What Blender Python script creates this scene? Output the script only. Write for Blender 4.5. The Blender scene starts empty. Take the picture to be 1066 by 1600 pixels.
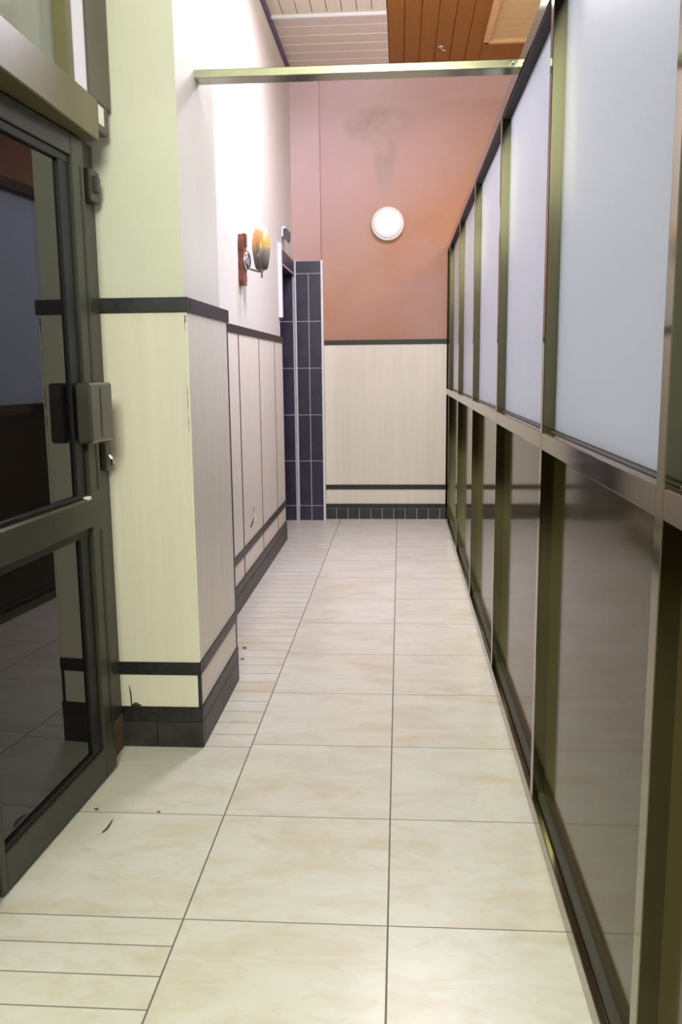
import bpy, bmesh, math, random
from mathutils import Vector, Matrix
random.seed(7)
S = 10.0 / 9.0          # plan units -> metres (floor tile 0.45 units = 0.5 m)
COL = bpy.context.scene.collection
SC = bpy.context.scene

# ------------------------------------------------------------------ materials
def mat(name, col, rough=0.5, metal=0.0, spec=0.5, coat=0.0, coat_rough=0.05, ior=1.5):
    m = bpy.data.materials.new(name); m.use_nodes = True
    b = m.node_tree.nodes['Principled BSDF']
    b.inputs['Base Color'].default_value = (*col, 1)
    b.inputs['Roughness'].default_value = rough
    b.inputs['Metallic'].default_value = metal
    b.inputs['Specular IOR Level'].default_value = spec
    b.inputs['Coat Weight'].default_value = coat
    b.inputs['Coat Roughness'].default_value = coat_rough
    b.inputs['IOR'].default_value = ior
    m['b'] = 1
    return m

class N:
    """small node-graph helper"""
    def __init__(self, m):
        self.m = m; self.t = m.node_tree; self.b = self.t.nodes.get('Principled BSDF')
    def new(self, kind, **kw):
        n = self.t.nodes.new(kind)
        for k, v in kw.items(): setattr(n, k, v)
        return n
    def link(self, a, b): self.t.links.new(a, b)
    def coords(self, scale=(1, 1, 1)):
        tc = self.new('ShaderNodeTexCoord'); mp = self.new('ShaderNodeMapping')
        mp.inputs['Scale'].default_value = scale
        self.link(tc.outputs['Object'], mp.inputs['Vector'])
        return mp.outputs['Vector']
    def noise(self, vec, scale, detail=4, rough=0.55, dist=0.0):
        n = self.new('ShaderNodeTexNoise')
        n.inputs['Scale'].default_value = scale; n.inputs['Detail'].default_value = detail
        n.inputs['Roughness'].default_value = rough; n.inputs['Distortion'].default_value = dist
        self.link(vec, n.inputs['Vector']); return n.outputs['Fac']
    def ramp(self, fac, stops):
        r = self.new('ShaderNodeValToRGB')
        e = r.color_ramp.elements
        while len(e) > len(stops): e.remove(e[-1])
        while len(e) < len(stops): e.new(0.5)
        for q, (p, c) in zip(e, stops):
            q.position = p; q.color = (*c, 1) if len(c) == 3 else c
        self.link(fac, r.inputs['Fac']); return r.outputs['Color']
    def math(self, op, a, b=None, c=None):
        n = self.new('ShaderNodeMath', operation=op)
        for i, v in enumerate((a, b, c)):
            if v is None: continue
            if isinstance(v, (int, float)): n.inputs[i].default_value = v
            else: self.link(v, n.inputs[i])
        return n.outputs[0]
    def mix(self, fac, a, b, blend='MIX'):
        n = self.new('ShaderNodeMix', data_type='RGBA', blend_type=blend)
        for i, v in ((0, fac), (6, a), (7, b)):
            if isinstance(v, (int, float)): n.inputs[i].default_value = v
            elif isinstance(v, tuple): n.inputs[i].default_value = (*v, 1)
            else: self.link(v, n.inputs[i])
        return n.outputs[2]
    def base(self, c): self.link(c, self.b.inputs['Base Color'])
    def rough(self, c): self.link(c, self.b.inputs['Roughness'])
    def bump(self, h, strength=0.2, dist=0.01):
        n = self.new('ShaderNodeBump'); n.inputs['Strength'].default_value = strength; n.inputs['Distance'].default_value = dist
        self.link(h, n.inputs['Height']); self.link(n.outputs['Normal'], self.b.inputs['Normal'])

G = (0.2, 0.2, 0.2)
M = {}
def speckle(name, col, amt=0.15, scale=6, rough=0.6, stretch=(1, 1, 1), **kw):
    m = mat(name, col, rough, **kw); n = N(m)
    v = n.coords(stretch); f = n.noise(v, scale, 5)
    lo = tuple(c * (1 - amt) for c in col); hi = tuple(min(1, c * (1 + amt)) for c in col)
    n.base(n.ramp(f, [(0.3, lo), (0.7, hi)])); return m

m = mat('white wall paint', (0.70, 0.66, 0.60), 0.6); n = N(m); v = n.coords()
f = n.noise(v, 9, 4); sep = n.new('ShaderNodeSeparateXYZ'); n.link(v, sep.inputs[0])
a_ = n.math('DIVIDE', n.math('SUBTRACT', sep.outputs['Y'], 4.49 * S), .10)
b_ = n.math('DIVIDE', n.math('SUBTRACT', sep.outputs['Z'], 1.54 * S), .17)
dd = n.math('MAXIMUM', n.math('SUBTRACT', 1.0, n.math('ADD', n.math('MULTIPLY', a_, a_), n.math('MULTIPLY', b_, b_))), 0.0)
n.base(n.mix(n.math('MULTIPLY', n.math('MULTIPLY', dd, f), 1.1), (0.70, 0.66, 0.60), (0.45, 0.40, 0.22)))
M['paint_white'] = m
M['paint_green'] = speckle('pale pillar paint', (0.72, 0.695, 0.60), 0.04, 3, 0.5)
M['paint_olive'] = speckle('olive wall paint', (0.36, 0.36, 0.22), 0.05, 3, 0.6)
M['paint_hall'] = speckle('beige hall paint', (0.72, 0.68, 0.60), 0.04, 3, 0.6)
M['laminate'] = speckle('cream laminate board', (0.81, 0.73, 0.63), 0.04, 1.6, 0.42, (14, 14, 0.7))
M['black_tile'] = speckle('black glazed tile', (0.016, 0.015, 0.017), 0.6, 45, 0.42)
M['black_tile_dull'] = speckle('dusty black tile', (0.030, 0.028, 0.027), 0.5, 18, 0.45)
M['navy_tile'] = speckle('dark slate blue tile', (0.029, 0.023, 0.056), 0.35, 9, 0.38)
M['grout'] = mat('pale grout', (0.50, 0.47, 0.56), 0.8)
M['white_plastic'] = mat('white plastic trim', (0.82, 0.80, 0.84), 0.4)
M['cream_plastic'] = mat('cream plastic edging', (0.84, 0.82, 0.66), 0.4)
M['bronze'] = speckle('bronze anodised aluminium', (0.185, 0.168, 0.105), 0.06, 5, 0.09, (6, 6, 0.5), metal=1.0)
M['bronze_dark'] = speckle('dark bronze aluminium', (0.16, 0.13, 0.11), 0.08, 5, 0.26, metal=1.0)
M['olive_bead'] = mat('dark olive bead', (0.07, 0.066, 0.048), 0.5, spec=0.3)
M['bead'] = mat('dark underside shade', (0.03, 0.024, 0.024), 0.6, spec=0.25)  # colour of the shade painted under the partition top rail
M['alu'] = speckle('pale aluminium', (0.36, 0.36, 0.27), 0.15, 4, 0.2, (1.2, 6, 6), metal=1.0)
M['door_metal'] = speckle('dark olive painted metal', (0.040, 0.040, 0.027), 0.15, 7, 0.38, metal=0.0, spec=0.35)
M['lock_metal'] = speckle('dark lock casing metal', (0.05, 0.046, 0.038), 0.2, 9, 0.28, coat=0.2)
M['door_bead'] = mat('black glazing bead', (0.010, 0.010, 0.011), 0.45, spec=0.3)
M['brown_paint'] = speckle('taupe painted frame', (0.135, 0.115, 0.045), 0.12, 5, 0.4)
M['brown_dark'] = speckle('dark brown painted frame', (0.075, 0.055, 0.040), 0.2, 6, 0.4)
M['rust'] = speckle('rusted jamb foot', (0.12, 0.075, 0.055), 0.4, 30, 0.7)
M['chrome'] = mat('chrome', (0.72, 0.70, 0.72), 0.12, 1.0)
M['steel'] = mat('dull steel', (0.42, 0.40, 0.37), 0.35, 1.0)
M['lamp_white'] = mat('opal white plastic', (0.86, 0.85, 0.88), 0.3, coat=0.3)
M['black'] = mat('black', (0.01, 0.01, 0.01), 0.6)
M['purple'] = mat('dark purple grey plastic', (0.08, 0.06, 0.08), 0.5)
M['cornice'] = mat('dark violet cornice paint', (0.10, 0.075, 0.14), 0.5)
M['joint'] = mat('brown joint filler', (0.09, 0.06, 0.05), 0.7)
M['dirt'] = mat('dark dirt', (0.05, 0.04, 0.025), 0.9)
M['twig'] = mat('dark twig', (0.07, 0.055, 0.035), 0.8)
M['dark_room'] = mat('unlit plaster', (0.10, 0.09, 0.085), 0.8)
M['dark_dado'] = mat('dark brown dado', (0.05, 0.04, 0.03), 0.4)

# wood with fine grain
def wood(name, a, b, stretch, rough=0.6):
    m = mat(name, a, rough, spec=0.25); n = N(m); v = n.coords(stretch)
    f = n.noise(v, 3.0, 6, 0.6, 0.4); n.base(n.ramp(f, [(0.25, a), (0.75, b)])); return m
M['board_light'] = wood('light pine boards', (0.74, 0.64, 0.56), (0.82, 0.74, 0.66), (0.8, 22, 22))
M['board_light_long'] = wood('light pine boards lengthwise', (0.78, 0.68, 0.56), (0.86, 0.77, 0.66), (22, 0.8, 22))
M['board_brown'] = wood('red brown boards', (0.28, 0.105, 0.016), (0.35, 0.145, 0.028), (26, 0.9, 26))
M['board_honey'] = wood('honey boards', (0.62, 0.42, 0.20), (0.72, 0.52, 0.28), (0.8, 26, 26))
M['moulding'] = wood('honey moulding', (0.66, 0.40, 0.19), (0.74, 0.48, 0.25), (6, 6, 6))
M['plaque'] = wood('red brown carved wood', (0.17, 0.06, 0.04), (0.24, 0.09, 0.06), (20, 20, 2), 0.4)

# salmon wall paint: blotchy, with greyed damp patches and pinker top band
m = mat('salmon wall paint', (0.66, 0.31, 0.21), 0.7); n = N(m)
v = n.coords()
f3 = n.noise(v, 4.2, 5, 0.6, 0.8); f1 = n.noise(v, 1.1, 5, 0.6); f2 = n.noise(v, 7.0, 6, 0.65)
c = n.ramp(n.math('ADD', n.math('MULTIPLY', f1, 0.75), n.math('MULTIPLY', f2, 0.25)),
           [(0.36, (0.48, 0.275, 0.22)), (0.5, (0.48, 0.24, 0.155)), (0.62, (0.46, 0.205, 0.105))])
sep = n.new('ShaderNodeSeparateXYZ'); n.link(v, sep.inputs[0])
# pinker towards the upper left, irregular border
zz = n.math('ADD', n.math('SUBTRACT', sep.outputs['Z'], n.math('MULTIPLY', sep.outputs['X'], .8)), n.math('MULTIPLY', f1, 0.9))
up = n.new('ShaderNodeMapRange'); up.inputs['From Min'].default_value = 2.85; up.inputs['From Max'].default_value = 4.3
n.link(zz, up.inputs['Value'])
c = n.mix(up.outputs['Result'], c, (0.78, 0.57, 0.63))
# grey damp stain, a T-shaped smear below the ceiling
def blob(cx, cz, rx, rz):
    a = n.math('DIVIDE', n.math('SUBTRACT', sep.outputs['X'], cx * S), rx * S)
    b = n.math('DIVIDE', n.math('SUBTRACT', sep.outputs['Z'], cz * S), rz * S)
    d = n.math('ADD', n.math('MULTIPLY', a, a), n.math('MULTIPLY', b, b))
    return n.math('MAXIMUM', n.math('SUBTRACT', 1.0, d), 0.0)
st = n.math('MAXIMUM', blob(-0.15, 2.98, 0.30, 0.15), blob(-0.12, 2.80, 0.10, 0.36))
st = n.math('MULTIPLY', n.math('MINIMUM', n.math('MULTIPLY', st, .8), 0.5), n.math('MAXIMUM', n.math('MULTIPLY', n.math('SUBTRACT', f3, 0.36), 4.5), 0.0))
c = n.mix(st, c, (0.42, 0.33, 0.31))
gz = n.math('MULTIPLY', blob(-0.35, 2.0, 0.30, 0.55), n.math('MULTIPLY', f2, 0.7))
c = n.mix(gz, c, (0.50, 0.34, 0.27))
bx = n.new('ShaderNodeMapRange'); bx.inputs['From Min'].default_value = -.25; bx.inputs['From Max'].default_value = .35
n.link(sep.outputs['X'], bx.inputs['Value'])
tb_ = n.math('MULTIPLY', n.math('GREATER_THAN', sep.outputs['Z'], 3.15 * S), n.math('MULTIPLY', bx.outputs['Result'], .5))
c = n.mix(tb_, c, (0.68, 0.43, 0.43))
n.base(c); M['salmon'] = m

# floor tiles --------------------------------------------------------------
XA, Y0, T = -0.0259, 1.7056, 0.45
XB = XA - T
m = mat('cream stone floor tile', (0.7, 0.64, 0.5), 0.33); n = N(m)
v = n.coords((1 / S, 1 / S, 1 / S)); sep = n.new('ShaderNodeSeparateXYZ'); n.link(v, sep.inputs[0])
X, Y = sep.outputs['X'], sep.outputs['Y']
def line(coord, origin, pitch, half):
    """1 on a joint of the given half width"""
    u = n.math('DIVIDE', n.math('SUBTRACT', coord, origin), pitch)
    fr = n.math('ABSOLUTE', n.math('SUBTRACT', n.math('SUBTRACT', u, n.math('FLOOR', u)), 0.5))
    return n.math('GREATER_THAN', fr, 0.5 - half / pitch), n.math('FLOOR', u)
hw = 0.0016
lx, ix = line(X, XA, T, 0.0021)
ly, iy = line(Y, Y0, T, hw)
lsn, isn = line(Y, Y0, 0.0915, hw)
lsf, isf = line(Y, 2.582, 0.0965, hw)
left = n.math('LESS_THAN', X, XB)
near = n.math('LESS_THAN', Y, Y0 + 0.001)
far = n.math('GREATER_THAN', Y, 2.58)
sn = n.math('MULTIPLY', left, near); sf = n.math('MULTIPLY', left, far)
strips = n.math('MAXIMUM', sn, sf)
rows = n.math('ADD', n.math('MULTIPLY', ly, n.math('SUBTRACT', 1.0, strips)),
              n.math('ADD', n.math('MULTIPLY', lsn, sn), n.math('MULTIPLY', lsf, sf)))
lxl = n.math('MULTIPLY', lx, n.math('SUBTRACT', 1.0, n.math('LESS_THAN', X, XB - 0.1)))
joint = n.math('MINIMUM', n.math('MAXIMUM', rows, lxl), 1.0)
idy = n.math('ADD', n.math('MULTIPLY', iy, n.math('SUBTRACT', 1.0, strips)),
             n.math('ADD', n.math('MULTIPLY', isn, sn), n.math('MULTIPLY', isf, sf)))
tid = n.math('ADD', n.math('MULTIPLY', ix, 7.31), n.math('MULTIPLY', idy, 3.17))
wn = n.new('ShaderNodeTexWhiteNoise', noise_dimensions='1D'); n.link(tid, wn.inputs['W'])
cmb = n.new('ShaderNodeCombineXYZ'); n.link(tid, cmb.inputs['Z'])
vadd = n.new('ShaderNodeVectorMath', operation='ADD'); n.link(v, vadd.inputs[0]); n.link(cmb.outputs[0], vadd.inputs[1])
mp = n.new('ShaderNodeMapping'); mp.inputs['Scale'].default_value = (1.7, 3.6, 1.0); n.link(vadd.outputs[0], mp.inputs['Vector'])
c1 = n.noise(mp.outputs[0], 2.0, 6, 0.6, 0.6); c2 = n.noise(mp.outputs[0], 6.5, 5, 0.6, 1.0)
cl = n.ramp(c1, [(0.30, (0.68, 0.60, 0.47)), (0.48, (0.77, 0.73, 0.66)), (0.7, (0.81, 0.80, 0.76))])
cl = n.mix(n.math('MULTIPLY', n.math('MAXIMUM', n.math('SUBTRACT', c2, 0.49), 0.0), 2.0), cl, (0.66, 0.54, 0.36))
cl = n.mix(n.math('MULTIPLY', wn.outputs['Value'], 0.10), cl, (0.66, 0.56, 0.44))
n.base(n.mix(n.math('MULTIPLY', joint, 0.85), cl, (0.10, 0.085, 0.065)))
n.rough(n.math('ADD', 0.30, n.math('MULTIPLY', joint, 0.4)))
n.bump(n.math('SUBTRACT', 1.0, joint), 0.3, 0.002)
M['floor'] = m

# frosted glass: diffuse + translucent body under a smooth face
def frosted(name, col, trans=0.55, gl=0.05):
    m = bpy.data.materials.new(name); m.use_nodes = True; n = N(m); t = m.node_tree
    t.nodes.remove(n.b); out = t.nodes['Material Output']
    d = n.new('ShaderNodeBsdfDiffuse'); d.inputs['Color'].default_value = (*col, 1)
    r = n.new('ShaderNodeBsdfTranslucent'); r.inputs['Color'].default_value = (*col, 1)
    g = n.new('ShaderNodeBsdfGlossy'); g.inputs['Roughness'].default_value = gl
    f = n.new('ShaderNodeFresnel'); f.inputs['IOR'].default_value = 1.33
    a = n.new('ShaderNodeMixShader'); a.inputs[0].default_value = trans
    n.link(d.outputs[0], a.inputs[1]); n.link(r.outputs[0], a.inputs[2])
    b = n.new('ShaderNodeMixShader'); n.link(f.outputs[0], b.inputs[0])
    n.link(a.outputs[0], b.inputs[1]); n.link(g.outputs[0], b.inputs[2])
    n.link(b.outputs[0], out.inputs['Surface']); return m
M['frosted'] = frosted('frosted glass', (0.78, 0.84, 0.95), 0.84, 0.45)
M['frosted_green'] = frosted('dull greenish frosted glass', (0.50, 0.53, 0.43), 0.4, 0.06)
M['brown_panel'] = mat('glossy dark brown panel', (0.064, 0.048, 0.016), 0.09, spec=0.2, ior=1.45)
M['door_glass'] = mat('dark tinted glass', (0.006, 0.005, 0.006), 0.02, spec=0.5, ior=1.52)

# sconce glass: silvered below, amber in the middle, white highlight painted in on top
m = mat('amber and smoke glass', (0.6, 0.4, 0.2), 0.25, coat=0.4); n = N(m)
v = n.coords(); sep = n.new('ShaderNodeSeparateXYZ'); n.link(v, sep.inputs[0])
f = n.noise(v, 14, 4)
h = n.new('ShaderNodeMapRange'); h.inputs['From Min'].default_value = -0.125; h.inputs['From Max'].default_value = 0.125
n.link(sep.outputs['Z'], h.inputs['Value'])
h2 = n.math('ADD', h.outputs['Result'], n.math('MULTIPLY', n.math('SUBTRACT', f, 0.5), 0.35))
n.base(n.ramp(h2, [(0.05, (0.10, 0.085, 0.07)), (0.30, (0.24, 0.20, 0.16)), (0.47, (0.34, 0.30, 0.20)), (0.62, (0.80, 0.38, 0.07)), (0.78, (0.86, 0.42, 0.16)), (0.95, (0.85, 0.74, 0.62))]))
n.link(n.ramp(h2, [(0.36, (0.45, 0.45, 0.45)), (0.56, (0, 0, 0))]), n.b.inputs['Metallic'])
M['sconce_glass'] = m

# ------------------------------------------------------------------ geometry
class MB:
    def __init__(self): self.bm = bmesh.new()
    def box(self, x0, x1, y0, y1, z0, z1, bev=0.0, tf=None, seg=1):
        bm = self.bm
        r = bmesh.ops.create_cube(bm, size=1.0)
        vs = r['verts']
        for q in vs:
            q.co = Vector(((x0 + x1) / 2 + q.co.x * (x1 - x0), (y0 + y1) / 2 + q.co.y * (y1 - y0), (z0 + z1) / 2 + q.co.z * (z1 - z0)))
        if bev > 0:
            es = list({e for q in vs for e in q.link_edges})
            rr = bmesh.ops.bevel(bm, geom=es, offset=bev, segments=seg, affect='EDGES', profile=0.5)
            vs = list({q for f in rr['faces'] for q in f.verts} | {q for q in vs if q.is_valid})
            isl = set(vs); st = list(vs)
            while st:
                a = st.pop()
                for e in a.link_edges:
                    o = e.other_vert(a)
                    if o not in isl: isl.add(o); st.append(o)
            vs = list(isl)
        if tf:
            for q in vs: q.co = Vector(tf(q.co))
        return self
    def prism(self, pts, y0, y1, axis='y'):
        """extrude a closed outline: axis y -> (x,z) outline, x -> (y,z), z -> (x,y)"""
        f = {'y': lambda a, b, t: (a, t, b), 'x': lambda a, b, t: (t, a, b), 'z': lambda a, b, t: (a, b, t)}[axis]
        A = [self.bm.verts.new(f(a, b, y0)) for a, b in pts]; B = [self.bm.verts.new(f(a, b, y1)) for a, b in pts]
        k = len(pts); self.bm.faces.new(A); self.bm.faces.new(B[::-1])
        for i in range(k): self.bm.faces.new((A[i], B[i], B[(i + 1) % k], A[(i + 1) % k]))
        return self
    def lathe(self, prof, c, axis=(0, 0, 1), seg=40):
        """profile [(r,h)] about an axis through c"""
        ax = Vector(axis).normalized(); q = ax.to_track_quat('Z', 'Y').to_matrix()
        rings = []
        for r, h in prof:
            ring = []
            for i in range(seg):
                a = 2 * math.pi * i / seg
                ring.append(self.bm.verts.new(Vector(c) + q @ Vector((max(r, 1e-5) * math.cos(a), max(r, 1e-5) * math.sin(a), h))))
            rings.append(ring)
        for A, B in zip(rings, rings[1:]):
            for i in range(seg): self.bm.faces.new((A[i], A[(i + 1) % seg], B[(i + 1) % seg], B[i]))
        self.bm.faces.new(rings[0][::-1]); self.bm.faces.new(rings[-1]); return self
    def tube(self, pts, r, seg=12):
        P = [Vector(p) for p in pts]; rings = []
        for i, p in enumerate(P):
            d = (P[min(i + 1, len(P) - 1)] - P[max(i - 1, 0)]).normalized()
            q = d.to_track_quat('Z', 'Y').to_matrix()
            rr = r[i] if isinstance(r, (list, tuple)) else r
            rings.append([self.bm.verts.new(p + q @ Vector((rr * math.cos(2 * math.pi * k / seg), rr * math.sin(2 * math.pi * k / seg), 0))) for k in range(seg)])
        for A, B in zip(rings, rings[1:]):
            for k in range(seg): self.bm.faces.new((A[k], A[(k + 1) % seg], B[(k + 1) % seg], B[k]))
        self.bm.faces.new(rings[0][::-1]); self.bm.faces.new(rings[-1]); return self
    def build(self, name, m, parent=None, smooth=False, origin=None, label=None):
        bm = self.bm
        bmesh.ops.recalc_face_normals(bm, faces=bm.faces[:])
        par = Vector(parent['org']) if parent else Vector((0, 0, 0))
        org = Vector(origin) if origin is not None else par
        for q in bm.verts: q.co = (q.co - org) * S
        me = bpy.data.meshes.new(name); bm.to_mesh(me); bm.free()
        me.materials.append(m if not isinstance(m, str) else M[m])
        if smooth:
            for p in me.polygons: p.use_smooth = True
        o = bpy.data.objects.new(name, me); COL.objects.link(o)
        o['org'] = tuple(org)
        if parent: o.parent = parent
        o.location = (org - par) * S
        if label: o['label'] = label
        return o

def tag(o, label, cat, group=None, kind=None):
    o['label'] = label; o['category'] = cat
    if group: o['group'] = group
    if kind: o['kind'] = kind
    return o
def thing(name, label, cat, loc, group=None, kind=None):
    o = bpy.data.objects.new(name, None); COL.objects.link(o)
    o['org'] = tuple(loc); o.location = Vector(loc) * S; o.empty_display_size = 0.1
    return tag(o, label, cat, group, kind)
def box(*a, **k): return MB().box(*a, **k)

# ------------------------------------------------------------------ plan
ZC = 3.36                       # ceiling
XL = -0.82                      # passage left wall face
XP = 0.354                      # partition front face
YB = 6.85                       # back wall face
YC = 6.757                      # tiled pilaster face
HX = 3.0                        # far side of the hall beyond the partition
YN = -2.6                       # wall behind the viewpoint
PX, PY, PF = -0.630, 2.577, 3.185   # pillar cladding: corridor face, near face, far end

# floor
fl = box(-3.2, HX + .1, YN - .1, YB + .1, -0.1, 0).build('floor', 'floor')
tag(fl, 'cream stone tiled floor with grey joints and narrow strips along one side', 'floor', kind='structure')

# ------------------------------------------------------------------ ceiling
ce = box(-3.2, HX + .1, YN - .1, YB + .1, ZC + .03, ZC + .12).build('ceiling', 'board_brown')
tag(ce, 'wooden ceiling of red brown boards with pale boarded fields', 'ceiling', kind='structure')
b = MB(); w = 0.107; x = -0.082
while x < 0.552:                                  # lengthwise red brown boards
    b.box(x + .0015, min(x + w, .565) - .0015, YN, YB, ZC, ZC + .028, bev=.0025); x += w
b.box(.56, HX, 6.36, YB, ZC, ZC + .028)
b.build('brown_boarding', 'board_brown', ce)
b = MB(); x = XL
while x < -0.09:                                  # pale boards, lengthwise, nearer field
    b.box(x + .002, min(x + .092, -.084) - .002, YN, 5.76, ZC - .004, ZC + .028, bev=.003); x += .092
b.build('pale_lengthwise_boarding', 'board_light_long', ce)
b = MB()                                          # pale boards across, each lapped over the next
ys = [5.80, 5.955, 6.11, 6.265, 6.42, 6.575, 6.73, 6.86]
for i, (a, c) in enumerate(zip(ys, ys[1:])):
    b.prism([(a, ZC - .0055), (c + .004, ZC - .001), (c + .004, ZC + .028), (a, ZC + .028)], XL - .02, -.084, 'x')
b.build('pale_lapped_boarding', 'board_light', ce)
b = MB(); b.box(XL, -.084, 5.757, 5.785, ZC - .022, ZC + .02, bev=.006, seg=2)
b.build('dividing_batten', 'white_plastic', ce)
b = MB(); y = YN
while y < 6.29:                                   # honey boards across, framed field
    b.box(.60, HX, y + .0015, min(y + .105, 6.30) - .0015, ZC - .002, ZC + .028, bev=.002); y += .105
b.build('honey_boarding', 'board_honey', ce)
b = MB()
b.box(.556, .60, YN, 6.335, ZC - .022, ZC + .02, bev=.008, seg=2); b.box(.556, HX, 6.292, 6.336, ZC - .022, ZC + .02, bev=.008, seg=2)
b.build('field_moulding', 'moulding', ce)

# ------------------------------------------------------------------ shell walls
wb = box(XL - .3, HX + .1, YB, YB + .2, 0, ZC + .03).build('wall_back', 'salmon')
tag(wb, 'salmon painted end wall with damp stain above a pale boarded dado', 'wall', kind='structure')
b = box(-.60, HX, YB - .012, YB + .001, .12, .24); b.box(-.60, HX, YB - .012, YB + .001, .275, 1.372)
b.build('dado_panel', 'laminate', wb)
box(-.60, HX, YB - .020, YB + .001, 1.372, 1.407, bev=.002).build('dado_rail', 'black_tile', wb)
box(-.60, HX, YB - .020, YB + .001, .239, .276, bev=.002).build('lower_rail', 'black_tile', wb)
b = box(-.60, HX, YB - .022, YB + .001, .086, .122, bev=.002)
b.build('skirting_cap', 'black_tile', wb)
b = MB(); x = -.60
box(-.60, HX, YB - .019, YB, 0, .086).build('skirting_grout', 'grout', wb)
while x < .40:
    b.box(x + .002, x + .089, YB - .023, YB - .002, .0, .0835, bev=.0015); x += .0915
b.box(.41, HX, YB - .023, YB - .002, 0, .0835)
b.build('skirting_tile', 'black_tile_dull', wb)

wr = box(HX, HX + .15, YN, YB, 0, ZC + .03).build('wall_right', 'paint_hall')
tag(wr, 'beige wall of the hall behind the glazed partition', 'wall', kind='structure')
wn_ = box(-3.2, HX + .1, YN - .15, YN, 0, ZC + .03).build('wall_near', 'paint_olive')
tag(wn_, 'olive wall facing the corridor mouth', 'wall', kind='structure')
box(-3.1, HX, YN - .001, YN + .015, 0, 1.25).build('dado_panel', 'dark_dado', wn_)  # unseen dado, added dark for the reflections in the bronze uprights

# passage left wall ---------------------------------------------------------
wl = MB()
wl.box(XL - .2, XL, 3.0, 6.0, 0, ZC + .03)
wl.box(XL - .2, XL, 6.0, YB, 1.905, ZC + .03)
wl = wl.build('wall_left', 'paint_white')
tag(wl, 'white painted wall with cream boarded dado running up to the tiled doorway', 'wall', kind='structure')
jn = [2.99, 3.73, 4.35, 4.98, 5.60, 5.985]
for i, (a, c) in enumerate(zip(jn, jn[1:])):       # dado boards with dark open joints
    b = MB()
    if i == 2:   # board with a broken rectangular socket hole
        h0, h1, k0, k1 = 4.62, 4.73, .362, .437
        b.box(XL, XL + .014, a, h0, .281, 1.368); b.box(XL, XL + .014, h1, c, .281, 1.368)
        b.box(XL, XL + .014, h0, h1, .281, k0); b.box(XL, XL + .014, h0, h1, k1, 1.368)
    else: b.box(XL, XL + .014, a, c, .281, 1.368)
    b.box(XL, XL + .014, a, c, .13, .243)
    b.build('dado_panel', 'laminate', wl)
for y, w_ in ((3.73, .012), (4.35, .012), (4.98, .009), (5.60, .009)):
    b = box(XL + .002, XL + .0147, y - w_, y + w_, .283, 1.367); b.box(XL + .002, XL + .0147, y - w_, y + w_, .135, .241)
    b.build('joint_strip', 'joint', wl)
box(XL, XL + .020, 3.0, 5.99, 1.367, 1.407, bev=.002).build('dado_rail', 'black_tile', wl)
box(XL, XL + .020, 3.0, 5.99, .241, .283, bev=.002).build('lower_rail', 'black_tile', wl)
b = box(XL, XL + .022, 3.0, 5.99, .088, .135, bev=.002); b.build('skirting_cap', 'black_tile', wl)
b = MB(); y = 3.0
while y < 5.95: b.box(XL, XL + .023, y + .001, min(y + .26, 5.99) - .001, 0, .086, bev=.001); y += .26
b.build('skirting_tile', 'black_tile_dull', wl)
b = MB()                                           # torn paper round the socket hole
b.prism([(4.56, .345), (4.66, .372), (4.665, .385), (4.555, .36)], XL + .014, XL + .0165, 'x')
b.build('torn_flap', 'rust', wl)
b = box(XL, XL + .018, 3.0, 7.0, ZC - .045, ZC - .002, bev=.004)
co = b.build('trim_1', 'cornice'); tag(co, 'dark violet cornice strip along the top of the white wall', 'trim', kind='structure')
b = box(XL, XL + .024, 5.945, 6.0, 1.535, 2.025, bev=.004)
t2 = b.build('trim_2', 'white_plastic'); tag(t2, 'short white cable cover on the wall end beside the tiled doorway', 'trim', kind='structure')
b = MB(); b.tube([(XL + .012, 5.97, 1.54), (XL + .012, 5.97, 1.515)], .006); b.build('cable_end', 'rust', t2)

# pilaster, tiled doorway -----------------------------------------------------
pw = MB(); pw.box(-2.2, -.603, YC + .012, YB + .02, 0, ZC + .03)
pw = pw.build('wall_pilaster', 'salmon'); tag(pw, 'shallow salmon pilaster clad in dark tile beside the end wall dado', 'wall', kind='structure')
zs = [0, .119, .476, .837, 1.197, 1.551, 1.907, 2.0]
g = .0034
box(-2.1, -.600, YC + .004, YC + .013, 0, 2.0).build('tile_grout', 'grout', pw)
b = MB()
xs = [-1.9, -1.55, -1.2, -.82]; xr = [-.797, -.700, -.604]
for z0, z1 in zip(zs, zs[1:]):
    for X_ in (xs, xr):
        if X_ is xs and z1 > 1.95: pass
        for a, c in zip(X_, X_[1:]):
            if X_ is xr and z1 == 2.0: continue
            b.box(a + g, c - g, YC, YC + .01, z0 + g, z1 - g, bev=.001)
b.box(-.797 + g, -.604 - g, YC, YC + .01, 1.907 + g, 2.0 - g, bev=.001)
b.build('wall_tile', 'navy_tile', pw)
box(-.606, -.590, YC - .003, YB, 0, 2.005, bev=.002).build('corner_trim', 'white_plastic', pw)
box(-.806, -.796, YC - .004, YC + .01, .119, 2.002, bev=.002).build('inner_corner_trim', 'white_plastic', pw)
# header tiles over the opening, on the wall line
b = MB()
for a, c in ((6.0, 6.36), (6.36, YC - .002)):
    b.box(XL - .01, XL + .012, a + g, c - g, 1.912, 2.0, bev=.001)
b.box(XL - .18, XL + .011, 6.0, YC - .002, 1.896, 1.907)
hd = b.build('header_tile', 'navy_tile', wl)
box(XL + .004, XL + .015, 6.0, YC - .002, 1.895, 1.906).build('header_trim', 'grout', wl)
# side passage behind the doorway
sp = MB(); sp.box(-2.2, -2.1, 5.6, YB, 0, 2.6); sp.box(-2.2, XL - .19, 5.5, 5.6, 0, 2.6); sp.box(-2.2, XL - .19, 5.5, YC, 2.55, 2.65)
sp = sp.build('wall_side_passage', 'dark_room'); tag(sp, 'dark side passage seen through the tiled doorway', 'wall', kind='structure')

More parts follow.
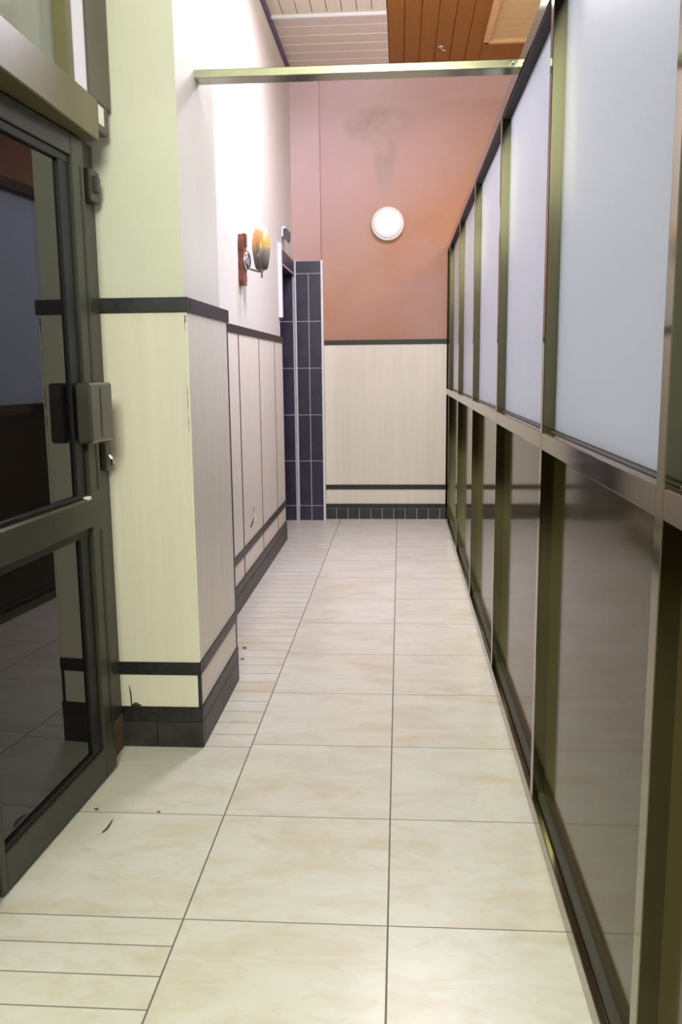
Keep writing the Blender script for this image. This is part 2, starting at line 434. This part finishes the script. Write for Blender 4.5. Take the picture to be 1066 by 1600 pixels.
# ------------------------------------------------------------------ pillar
pl = MB(); pl.box(-1.05, PX - .008, PY + .007, 3.10, 0, ZC + .03)
pl = pl.build('wall_pillar', 'paint_green'); tag(pl, 'square pale green pillar with cream boarded lower half and black bands', 'pillar', kind='structure')
b = MB(); b.box(-1.0, PX - .0005, PY, PY + .012, .281, 1.362); b.box(-1.0, PX - .006, PY, PY + .012, .134, .243)
b.build('dado_panel', 'laminate', pl)
b = MB(); b.box(PX - .014, PX, PY + .001, PF - .012, .281, 1.362); b.box(PX - .014, PX, PY + .008, PF - .012, .134, .243)
b.build('dado_panel', 'laminate', pl)
box(-1.0, PX - .006, 3.10, PF - .004, 0, 1.40).build('core_board', 'dark_room', pl)
for nm, z0, z1, e, mm in (('dado_rail', 1.362, 1.405, .007, 'black_tile'), ('lower_rail', .241, .283, .004, 'black_tile'), ('skirting_cap', .085, .135, .005, 'black_tile')):
    b = MB(); b.box(-1.0, PX + e, PY - e, PY + .03, z0, z1, bev=.0015); b.box(PX - .03, PX + e, PY + .02, PF + .002, z0, z1, bev=.0015)
    b.build(nm, mm, pl)
b = MB()
for a, c in ((-1.0, -.775), (-.774, PX + .005)): b.box(a, c - .001, PY - .005, PY + .03, 0, .084, bev=.001)
for a, c in ((PY + .02, 2.88), (2.881, PF + .002)): b.box(PX - .03, PX + .005, a, c - .001, 0, .084, bev=.001)
b.build('skirting_tile', 'black_tile_dull', pl)
# cream edging strip on the pillar corner, slightly wavy and lifted
b = box(PX - .0048, PX + .0018, PY - .0018, PY + .0048, .284, 1.335, bev=.0012); b.build('corner_edging', 'cream_plastic', pl)
b = MB(); b.tube([(PX - .0045 + .0008 * math.sin(i * 2.3), PY - .0006, 1.352 - i * .012) for i in range(5)], [.0026, .0022, .0012, .0016, .0004], 6)
b.tube([(PX - .0045 + .001 * math.sin(i * 1.7), PY - .0006, 1.17 - i * .022) for i in range(9)], [.0003, .0008, .0013, .0009, .0015, .0008, .0012, .0007, .0003], 6)
b.build('edging_crack', 'joint', pl)
box(PX - .01, PX + .002, PF - .012, PF + .002, .13, 1.40, bev=.001).build('dark_end_strip', 'black_tile', pl)
b = MB(); b.box(PX - .008, PX + .002, PY - .002, PY + .012, .134, .243); b.build('lower_corner_strip', 'black_tile', pl)
b = MB(); b.tube([(-.861, PY - .001, .205), (-.857, PY - .001, .175), (-.856, PY - .001, .14)], [.001, .0025, .002], 6)
b.tube([(-.856, PY - .001, .137), (-.842, PY - .003, .143), (-.825, PY - .003, .137)], [.004, .006, .003], 6)
b.build('board_crack', 'dirt', pl)

# ------------------------------------------------------------------ door side wall
wd = MB()
wd.box(-1.05, -.90, YN, 1.50, 0, ZC + .03)
wd.box(-1.05, -.90, 1.50, PY + .01, 2.78, ZC + .03)
wd = wd.build('wall_door_side', 'paint_green'); tag(wd, 'pale green wall around the dark glazed door', 'wall', kind='structure')
dr = MB(); dr.box(-3.2, -3.1, YN, 5.6, 0, ZC); dr.box(-3.2, -1.05, 3.10, 3.2, 0, ZC)
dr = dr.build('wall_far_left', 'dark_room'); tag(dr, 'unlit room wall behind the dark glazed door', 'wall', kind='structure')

# jamb and threshold frame
jm = MB()
jm.box(-.955, -.888, 2.432, PY - .001, .11, 1.83, bev=.003)
jm.box(-.955, -.905, 2.40, 2.436, .03, 1.83, bev=.002)
jm.box(-.955, -.885, 1.50, 1.660, 0, 1.83, bev=.003)
jm = jm.build('trim_3', 'door_metal'); tag(jm, 'dark metal door jamb fixed against the pillar and opposite post', 'trim', kind='structure')
box(-.953, -.884, 2.440, PY - .001, .0, .112, bev=.004).build('rusty_foot', 'rust', jm)
b = MB(); b.box(-.886, -.862, 2.475, 2.555, 1.665, 1.752, bev=.004); b.box(-.864, -.852, 2.50, 2.53, 1.69, 1.735, bev=.003)
b.build('bolt_keeper', 'door_metal', jm)
b = MB(); b.box(-.889, -.868, 2.50, 2.545, .90, .985, bev=.004); b.build('strike_plate', 'brown_dark', jm)
b = MB(); b.tube([(-.866, 2.52, .945), (-.858, 2.52, .935), (-.857, 2.52, .915)], .005, 8); b.build('strike_latch', 'chrome', jm)

# door leaf, ajar: local u along the leaf, v out of its corridor face
P0 = Vector((-.903, 1.744, 0)); D = Vector((.0447, .629, 0)).normalized(); Nn = Vector((D.y, -D.x, 0))
def leaf(c): return P0 + D * c.x + Nn * c.y + Vector((0, 0, c.z))
def lbox(b, u0, u1, v0, v1, z0, z1, bev=.0): b.box(u0, u1, v0, v1, z0, z1, bev, tf=leaf); return b
LL = .668; ST = .075; SN = .028; BD = .06
dl = thing('door_1', 'dark metal door with black tinted glass, standing slightly ajar beside the pillar', 'door', (P0.x, P0.y, .012), kind='structure')
b = MB()
lbox(b, 0, SN, -.04, 0, .012, 1.808, .003); lbox(b, LL - ST, LL, -.04, 0, .012, 1.808, .003)
b.build('stile', 'door_metal', dl)
b = MB(); lbox(b, SN, LL - ST, -.04, -.0005, 1.752, 1.808, .002); b.build('top_rail', 'door_metal', dl)
b = MB(); lbox(b, SN, LL - ST, -.04, .006, .760, .845, .006); b.build('mid_rail', 'door_metal', dl)
b = MB(); lbox(b, SN, LL - ST, -.04, -.0005, .012, .100, .002); b.build('bottom_rail', 'door_metal', dl)
for z0, z1 in ((.845, 1.752), (.100, .760)):
    b = MB()
    lbox(b, SN, SN + .012, -.03, -.008, z0, z1); lbox(b, LL - ST - BD, LL - ST, -.03, -.010, z0, z1, .002)
    lbox(b, SN, LL - ST, -.03, -.008, z1 - .022, z1, .002); lbox(b, SN, LL - ST, -.03, -.008, z0, z0 + .012, .002)
    b.build('glazing_bead', 'door_bead', dl)
    b = MB(); lbox(b, SN, LL - ST, -.026, -.018, z0, z1); b.build('glass_pane', 'door_glass', dl)
b = MB(); lbox(b, LL - .028, LL - .016, -.02, .0008, .86, 1.735); lbox(b, LL - .028, LL - .016, -.02, .0008, .16, .745); b.build('edge_groove', 'door_bead', dl)
b = MB(); lbox(b, LL - ST - .03, LL - ST - .002, -.012, .004, .838, .850, .003); b.build('bead_clip', 'cream_plastic', dl)
b = MB(); lbox(b, LL - .135, LL + .012, -.002, .042, 1.0, 1.162, .006); lk = b.build('lock_box', 'lock_metal', dl)
b = MB(); lbox(b, LL - .075, LL - .064, .040, .0435, 1.012, 1.15, .002); b.build('lock_face', 'door_metal', lk)

# transom light over the door
tw = thing('window_1', 'fixed frosted light in a taupe frame above the dark door', 'window', (-.83, 1.5, 1.82), kind='structure')
XT = -.820
box(-.93, XT, 1.5, 2.447, 1.812, 1.919, bev=.003).build('transom_beam', 'brown_paint', tw)
box(-.93, XT - .004, 2.400, 2.572, 1.919, 2.78, bev=.003).build('frame_post', 'brown_dark', tw)
box(-.93, XT - .006, 2.446, 2.545, 1.845, 1.921, bev=.003).build('post_foot', 'brown_dark', tw)
b = box(XT - .007, XT - .003, 2.462, 2.505, 1.862, 1.912, bev=.0015)
b.build('loose_bracket', 'cream_plastic', tw)
b = MB(); b.box(-.93, XT - .010, 2.312, 2.402, 1.919, 2.78, bev=.003); b.build('white_inner_stile', 'white_plastic', tw)
b = MB(); b.box(-.93, XT - .012, 2.298, 2.313, 1.919, 2.78, bev=.002); b.build('stile_edge', 'door_bead', tw)
box(-.93, XT - .006, 2.262, 2.299, 1.919, 2.78, bev=.002).build('glazing_bead', 'brown_paint', tw)
box(-.87, -.862, 1.5, 2.265, 1.915, 2.78).build('frosted_pane', 'frosted_green', tw)

# ------------------------------------------------------------------ glazed partition
gp = thing('glazed_partition', 'bronze aluminium partition with frosted upper panes and glossy brown lower panels along the corridor', 'partition', (XP, 3.5, 0))
yst = [-.9, .17, 1.22, 2.236, 3.278, 4.362, 5.45, 6.47]
YE = 6.82; SW = .036; DP = .062
GX = XP + .032                 # face of panes and panels
def rail(nm, y0, y1, z0, z1, x0=XP, x1=XP + DP, m_='bronze', bev=.002):
    return box(x0, x1, y0, y1, z0, z1, bev=bev).build(nm, m_, gp)
rail('base_rail', -1.0, YE, 0.0, .046)
b = box(GX - .016, GX + .02, -1.0, YE, .046, .062, bev=.003); b.build('base_bead', 'olive_bead', gp)
edges = [-1.0] + yst + [YE - .045 + SW]
for a, c in zip(edges[1:], edges[2:]):
    rail('mid_rail', a - .0005, c - SW + .0005, .985, 1.030, XP + .0012)
    box(GX - .010, GX + .02, a - .0005, c - SW + .0005, 1.029, 1.033, bev=.001).build('mid_bead', 'olive_bead', gp)
rail('top_rail', -1.0, YE, 2.056, 2.104)
b = MB()
for a, c in zip(edges[1:], edges[2:]): b.box(XP + .004, GX + .02, a + .0005, c - SW - .0005, 2.047, 2.057, bev=.001)
b.build('underside_shade_strip', 'bead', gp)  # added dark strip, puts the shade under the top rail into colour
for y in yst:
    b = box(XP + .001, XP + DP, y - SW, y, .046, 2.057, bev=.0015)
    b.build('stile', 'bronze', gp)
b = box(XP + .001, XP + DP, YE - .045, YE, .046, 2.057, bev=.0015)
b.build('stile', 'bronze', gp)
for a, c in zip(edges, edges[1:]):
    if a < -.95: continue
    box(GX, GX + .008, a - .004, c - SW + .004, 1.036, 2.062).build('frosted_pane', 'frosted', gp)
    box(GX, GX + .010, a - .004, c - SW + .004, .052, .990).build('lower_panel', 'brown_panel', gp)

# cross bar from the pillar to the partition top
tb = MB(); tb.box(PX - .010, XP + .02, 2.825, 2.892, 2.083, 2.108, bev=.002)
tb = tb.build('tie_bar', 'alu', origin=(PX, 2.845, 2.09))
tag(tb, 'pale aluminium bar spanning from the pillar to the partition top rail', 'bar')
b = MB(); b.lathe([(.006, 0), (.006, .004), (.003, .006)], (.335, 2.8255, 2.096), (0, -1, 0), 12); b.build('screw', 'chrome', tb, smooth=True)

# ------------------------------------------------------------------ wall sconce
sx, sy = -.728, 4.66
sc = thing('wall_sconce', 'wall sconce with amber glass tulip shade on a carved wooden plaque', 'wall lamp', (XL, sy, 1.62))
out = []
for t in range(0, 21):
    z = 1.617 + (1.868 - 1.617) * t / 20
    wd_ = .043 + .004 * math.sin(t * .9) - (.012 if t in (0, 20) else 0) - (.006 if t in (1, 19) else 0) - (.006 if 11 <= t <= 13 else 0)
    out.append((z, wd_))
pr = [(sy - .13 + w_, z) for z, w_ in out] + [(sy - .13 - w_, z) for z, w_ in out[::-1]]
b = MB(); b.prism(pr, XL, XL + .028, 'x'); b.build('wooden_plaque', 'plaque', sc)
b = MB()
for k in range(3): b.prism([(sy - .13 - .02 + k * .02 - .006, 1.81), (sy - .13 - .02 + k * .02 + .006, 1.81), (sy - .13 - .02 + k * .02 + .004, 1.872), (sy - .13 - .02 + k * .02 - .004, 1.872)], XL + .02, XL + .036, 'x')
b.build('carved_crest', 'plaque', sc)
b = MB(); b.lathe([(.050, 0), (.051, .006), (.047, .016), (.034, .025), (.015, .029), (.0, .030)], (XL + .027, sy - .125, 1.742), (1, 0, 0)); b.build('chrome_rose', 'chrome', sc, smooth=True)
b = MB(); b.tube([(XL + .035, sy - .125, 1.708), (XL + .052, sy - .09, 1.701), (sx - .02, sy - .02, 1.699), (sx, sy, 1.699)], .0055); b.build('arm', 'steel', sc, smooth=True)
b = MB(); b.lathe([(.002, -.034), (.006, -.03), (.005, -.008), (.008, 0), (.018, .006), (.022, .014)], (sx, sy, 1.70), seg=20); b.build('finial', 'steel', sc, smooth=True)
zz_ = 1.708; H = .217
prof = [(.020, 0), (.028, .001), (.034, .012), (.0415, .05), (.0465, .09), (.0485, .115), (.0470, .145), (.0425, .175), (.0350, .200), (.0275, .214), (.0250, .217), (.0235, .215), (.031, .198), (.039, .172), (.044, .14), (.045, .11), (.042, .08), (.03, .02), (.0, .012)]
b = MB(); b.lathe([(r, h_) for r, h_ in prof], (sx, sy, zz_)); b.build('glass_shade', 'sconce_glass', sc, smooth=True, origin=(sx, sy, zz_ + .1085))

# round bulkhead lamp on the end wall
rl = thing('bulkhead_lamp', 'round white bulkhead lamp on the salmon end wall', 'wall lamp', (-.096, YB, 2.268))
b = MB(); b.lathe([(.119, 0), (.122, .004), (.122, .046), (.117, .050)], (-.096, YB + .001, 2.266), (0, -1, 0), 56); b.build('base_ring', 'cream_plastic', rl, smooth=False)
b = MB(); b.lathe([(.112, .0), (.112, .050), (.108, .058), (.098, .062), (.07, .064), (.03, .065), (0, .065)], (-.096, YB, 2.268), (0, -1, 0), 56); b.build('diffuser', 'lamp_white', rl, smooth=True)

# little horn-like box high on the wall above the doorway
sd = thing('wall_sounder', 'small dark angular box on the white wall above the tiled doorway', 'box', (XL, 6.2, 2.12))
b = MB(); b.prism([(XL + .003, 2.150), (XL + .034, 2.152), (XL + .055, 2.125), (XL + .052, 2.075), (XL + .044, 2.057), (XL + .003, 2.093)], 6.18, 6.24, 'y'); b.build('housing', 'purple', sd)
b = MB(); b.box(XL - .001, XL + .010, 6.176, 6.245, 2.095, 2.160, bev=.003); b.box(XL, XL + .026, 6.19, 6.235, 2.150, 2.166, bev=.003); b.build('back_plate', 'white_plastic', sd)

# hook in the ceiling boards
hk = thing('ceiling_hook', 'small bright metal hook in the brown ceiling boards', 'hook', (.275, 6.40, ZC))
b = MB(); b.lathe([(.022, 0), (.022, .004), (.012, .010), (.004, .012)], (.275, 6.40, ZC), (0, 0, -1), 20); b.build('rose', 'chrome', hk, smooth=True)
b = MB(); b.tube([(.275, 6.40, ZC - .01), (.285, 6.395, ZC - .025), (.302, 6.39, ZC - .03), (.308, 6.39, ZC - .018)], .005, 8); b.build('hook_wire', 'chrome', hk, smooth=True)

# litter on the floor
b = MB(); b.tube([(-.776, 2.045, .004), (-.770, 2.065, .005), (-.769, 2.09, .005), (-.771, 2.112, .004)], [.0012, .0022, .002, .001], 8)
tag(b.build('twig', 'twig', origin=(-.772, 2.08, 0)), 'short dark twig lying on the tile in front of the door', 'twig')
def crumb(x, y, r, name, label):
    b = MB(); bmesh.ops.create_icosphere(b.bm, subdivisions=2, radius=r)
    for q in b.bm.verts:
        k = 1 + .35 * math.sin(q.co.x * 900 + q.co.y * 700 + x * 50) * .6
        q.co = Vector((x + q.co.x * 1.7 * k, y + q.co.y * k, r * .45 + q.co.z * .45))
    tag(b.build(name, 'dirt', origin=(x, y, 0)), label, 'dirt', 'dirt crumbs on the floor')
crumb(-.835, 2.168, .004, 'dirt_crumb', 'dark crumb on the tile joint just off the ajar door')
crumb(-.659, 2.163, .003, 'dirt_crumb', 'dark speck on the tile joint in front of the pillar')
crumb(-.673, 3.566, .006, 'dirt_crumb', 'dark crumb on the narrow tiles just past the pillar')
crumb(-.655, 3.424, .0045, 'dirt_crumb', 'flat dark crumb hugging the far foot of the pillar')

# ------------------------------------------------------------------ lights
def area(name, loc, size, power, col, target=None, size_y=None):
    l = bpy.data.lights.new(name, 'AREA'); l.energy = power; l.color = col; l.size = size * S
    if size_y: l.shape = 'RECTANGLE'; l.size_y = size_y * S
    o = bpy.data.objects.new(name, l); COL.objects.link(o); o.location = Vector(loc) * S
    d = (Vector(target) - Vector(loc)) if target else Vector((0, 0, -1))
    o.rotation_euler = d.to_track_quat('-Z', 'Y').to_euler(); return o
def point(name, loc, r, power, col):
    l = bpy.data.lights.new(name, 'POINT'); l.energy = power; l.color = col; l.shadow_soft_size = r * S
    o = bpy.data.objects.new(name, l); COL.objects.link(o); o.location = Vector(loc) * S; return o
point('corridor_bulb', (-.05, 4.75, 3.08), .09, 15, (1.0, .90, .96))
area('corridor_down_fill', (.12, 4.75, 3.2), .5, 64, (1.0, .96, 1.13), (.02, 4.6, 0))  # added downward fill beside the bulb, brightens floor and dado
area('entrance_lamp', (-.05, -1.25, 2.65), .9, 131, (.90, 1.0, .78), (-.25, 2.5, .8))
area('hall_lamp', (1.6, 3.2, 3.1), 1.0, 118, (.97, .96, 1.12), size_y=3.0)
wd0 = bpy.data.worlds.new('World'); SC.world = wd0; wd0.use_nodes = True
wd0.node_tree.nodes['Background'].inputs[0].default_value = (.9, .92, 1, 1); wd0.node_tree.nodes['Background'].inputs[1].default_value = .10

# ------------------------------------------------------------------ camera
f, pitch, yaw, roll, h = 1352.2071, 0.1648, 0.0692, -0.0104, 1.1942
cy, sy_ = math.cos(yaw), math.sin(yaw); cp, sp_ = math.cos(pitch), math.sin(pitch)
F = Vector((-sy_ * cp, cy * cp, -sp_)); r0 = Vector((cy, sy_, 0)); u0 = r0.cross(F)
r = r0 * math.cos(roll) + u0 * math.sin(roll); u = -r0 * math.sin(roll) + u0 * math.cos(roll)
cd = bpy.data.cameras.new('camera'); cd.sensor_fit = 'VERTICAL'; cd.sensor_height = 36; cd.lens = f * 36 / 1600; cd.clip_start = .02
cam = bpy.data.objects.new('camera', cd); COL.objects.link(cam)
mw = Matrix((r, u, -F)).transposed().to_4x4(); mw.translation = Vector((0, 0, h * S)); cam.matrix_world = mw
SC.camera = cam
SC.view_settings.view_transform = 'Standard'; SC.view_settings.look = 'None'; SC.view_settings.gamma = 1
SC.view_settings.exposure = 0.0; SC.view_settings.use_curve_mapping = False
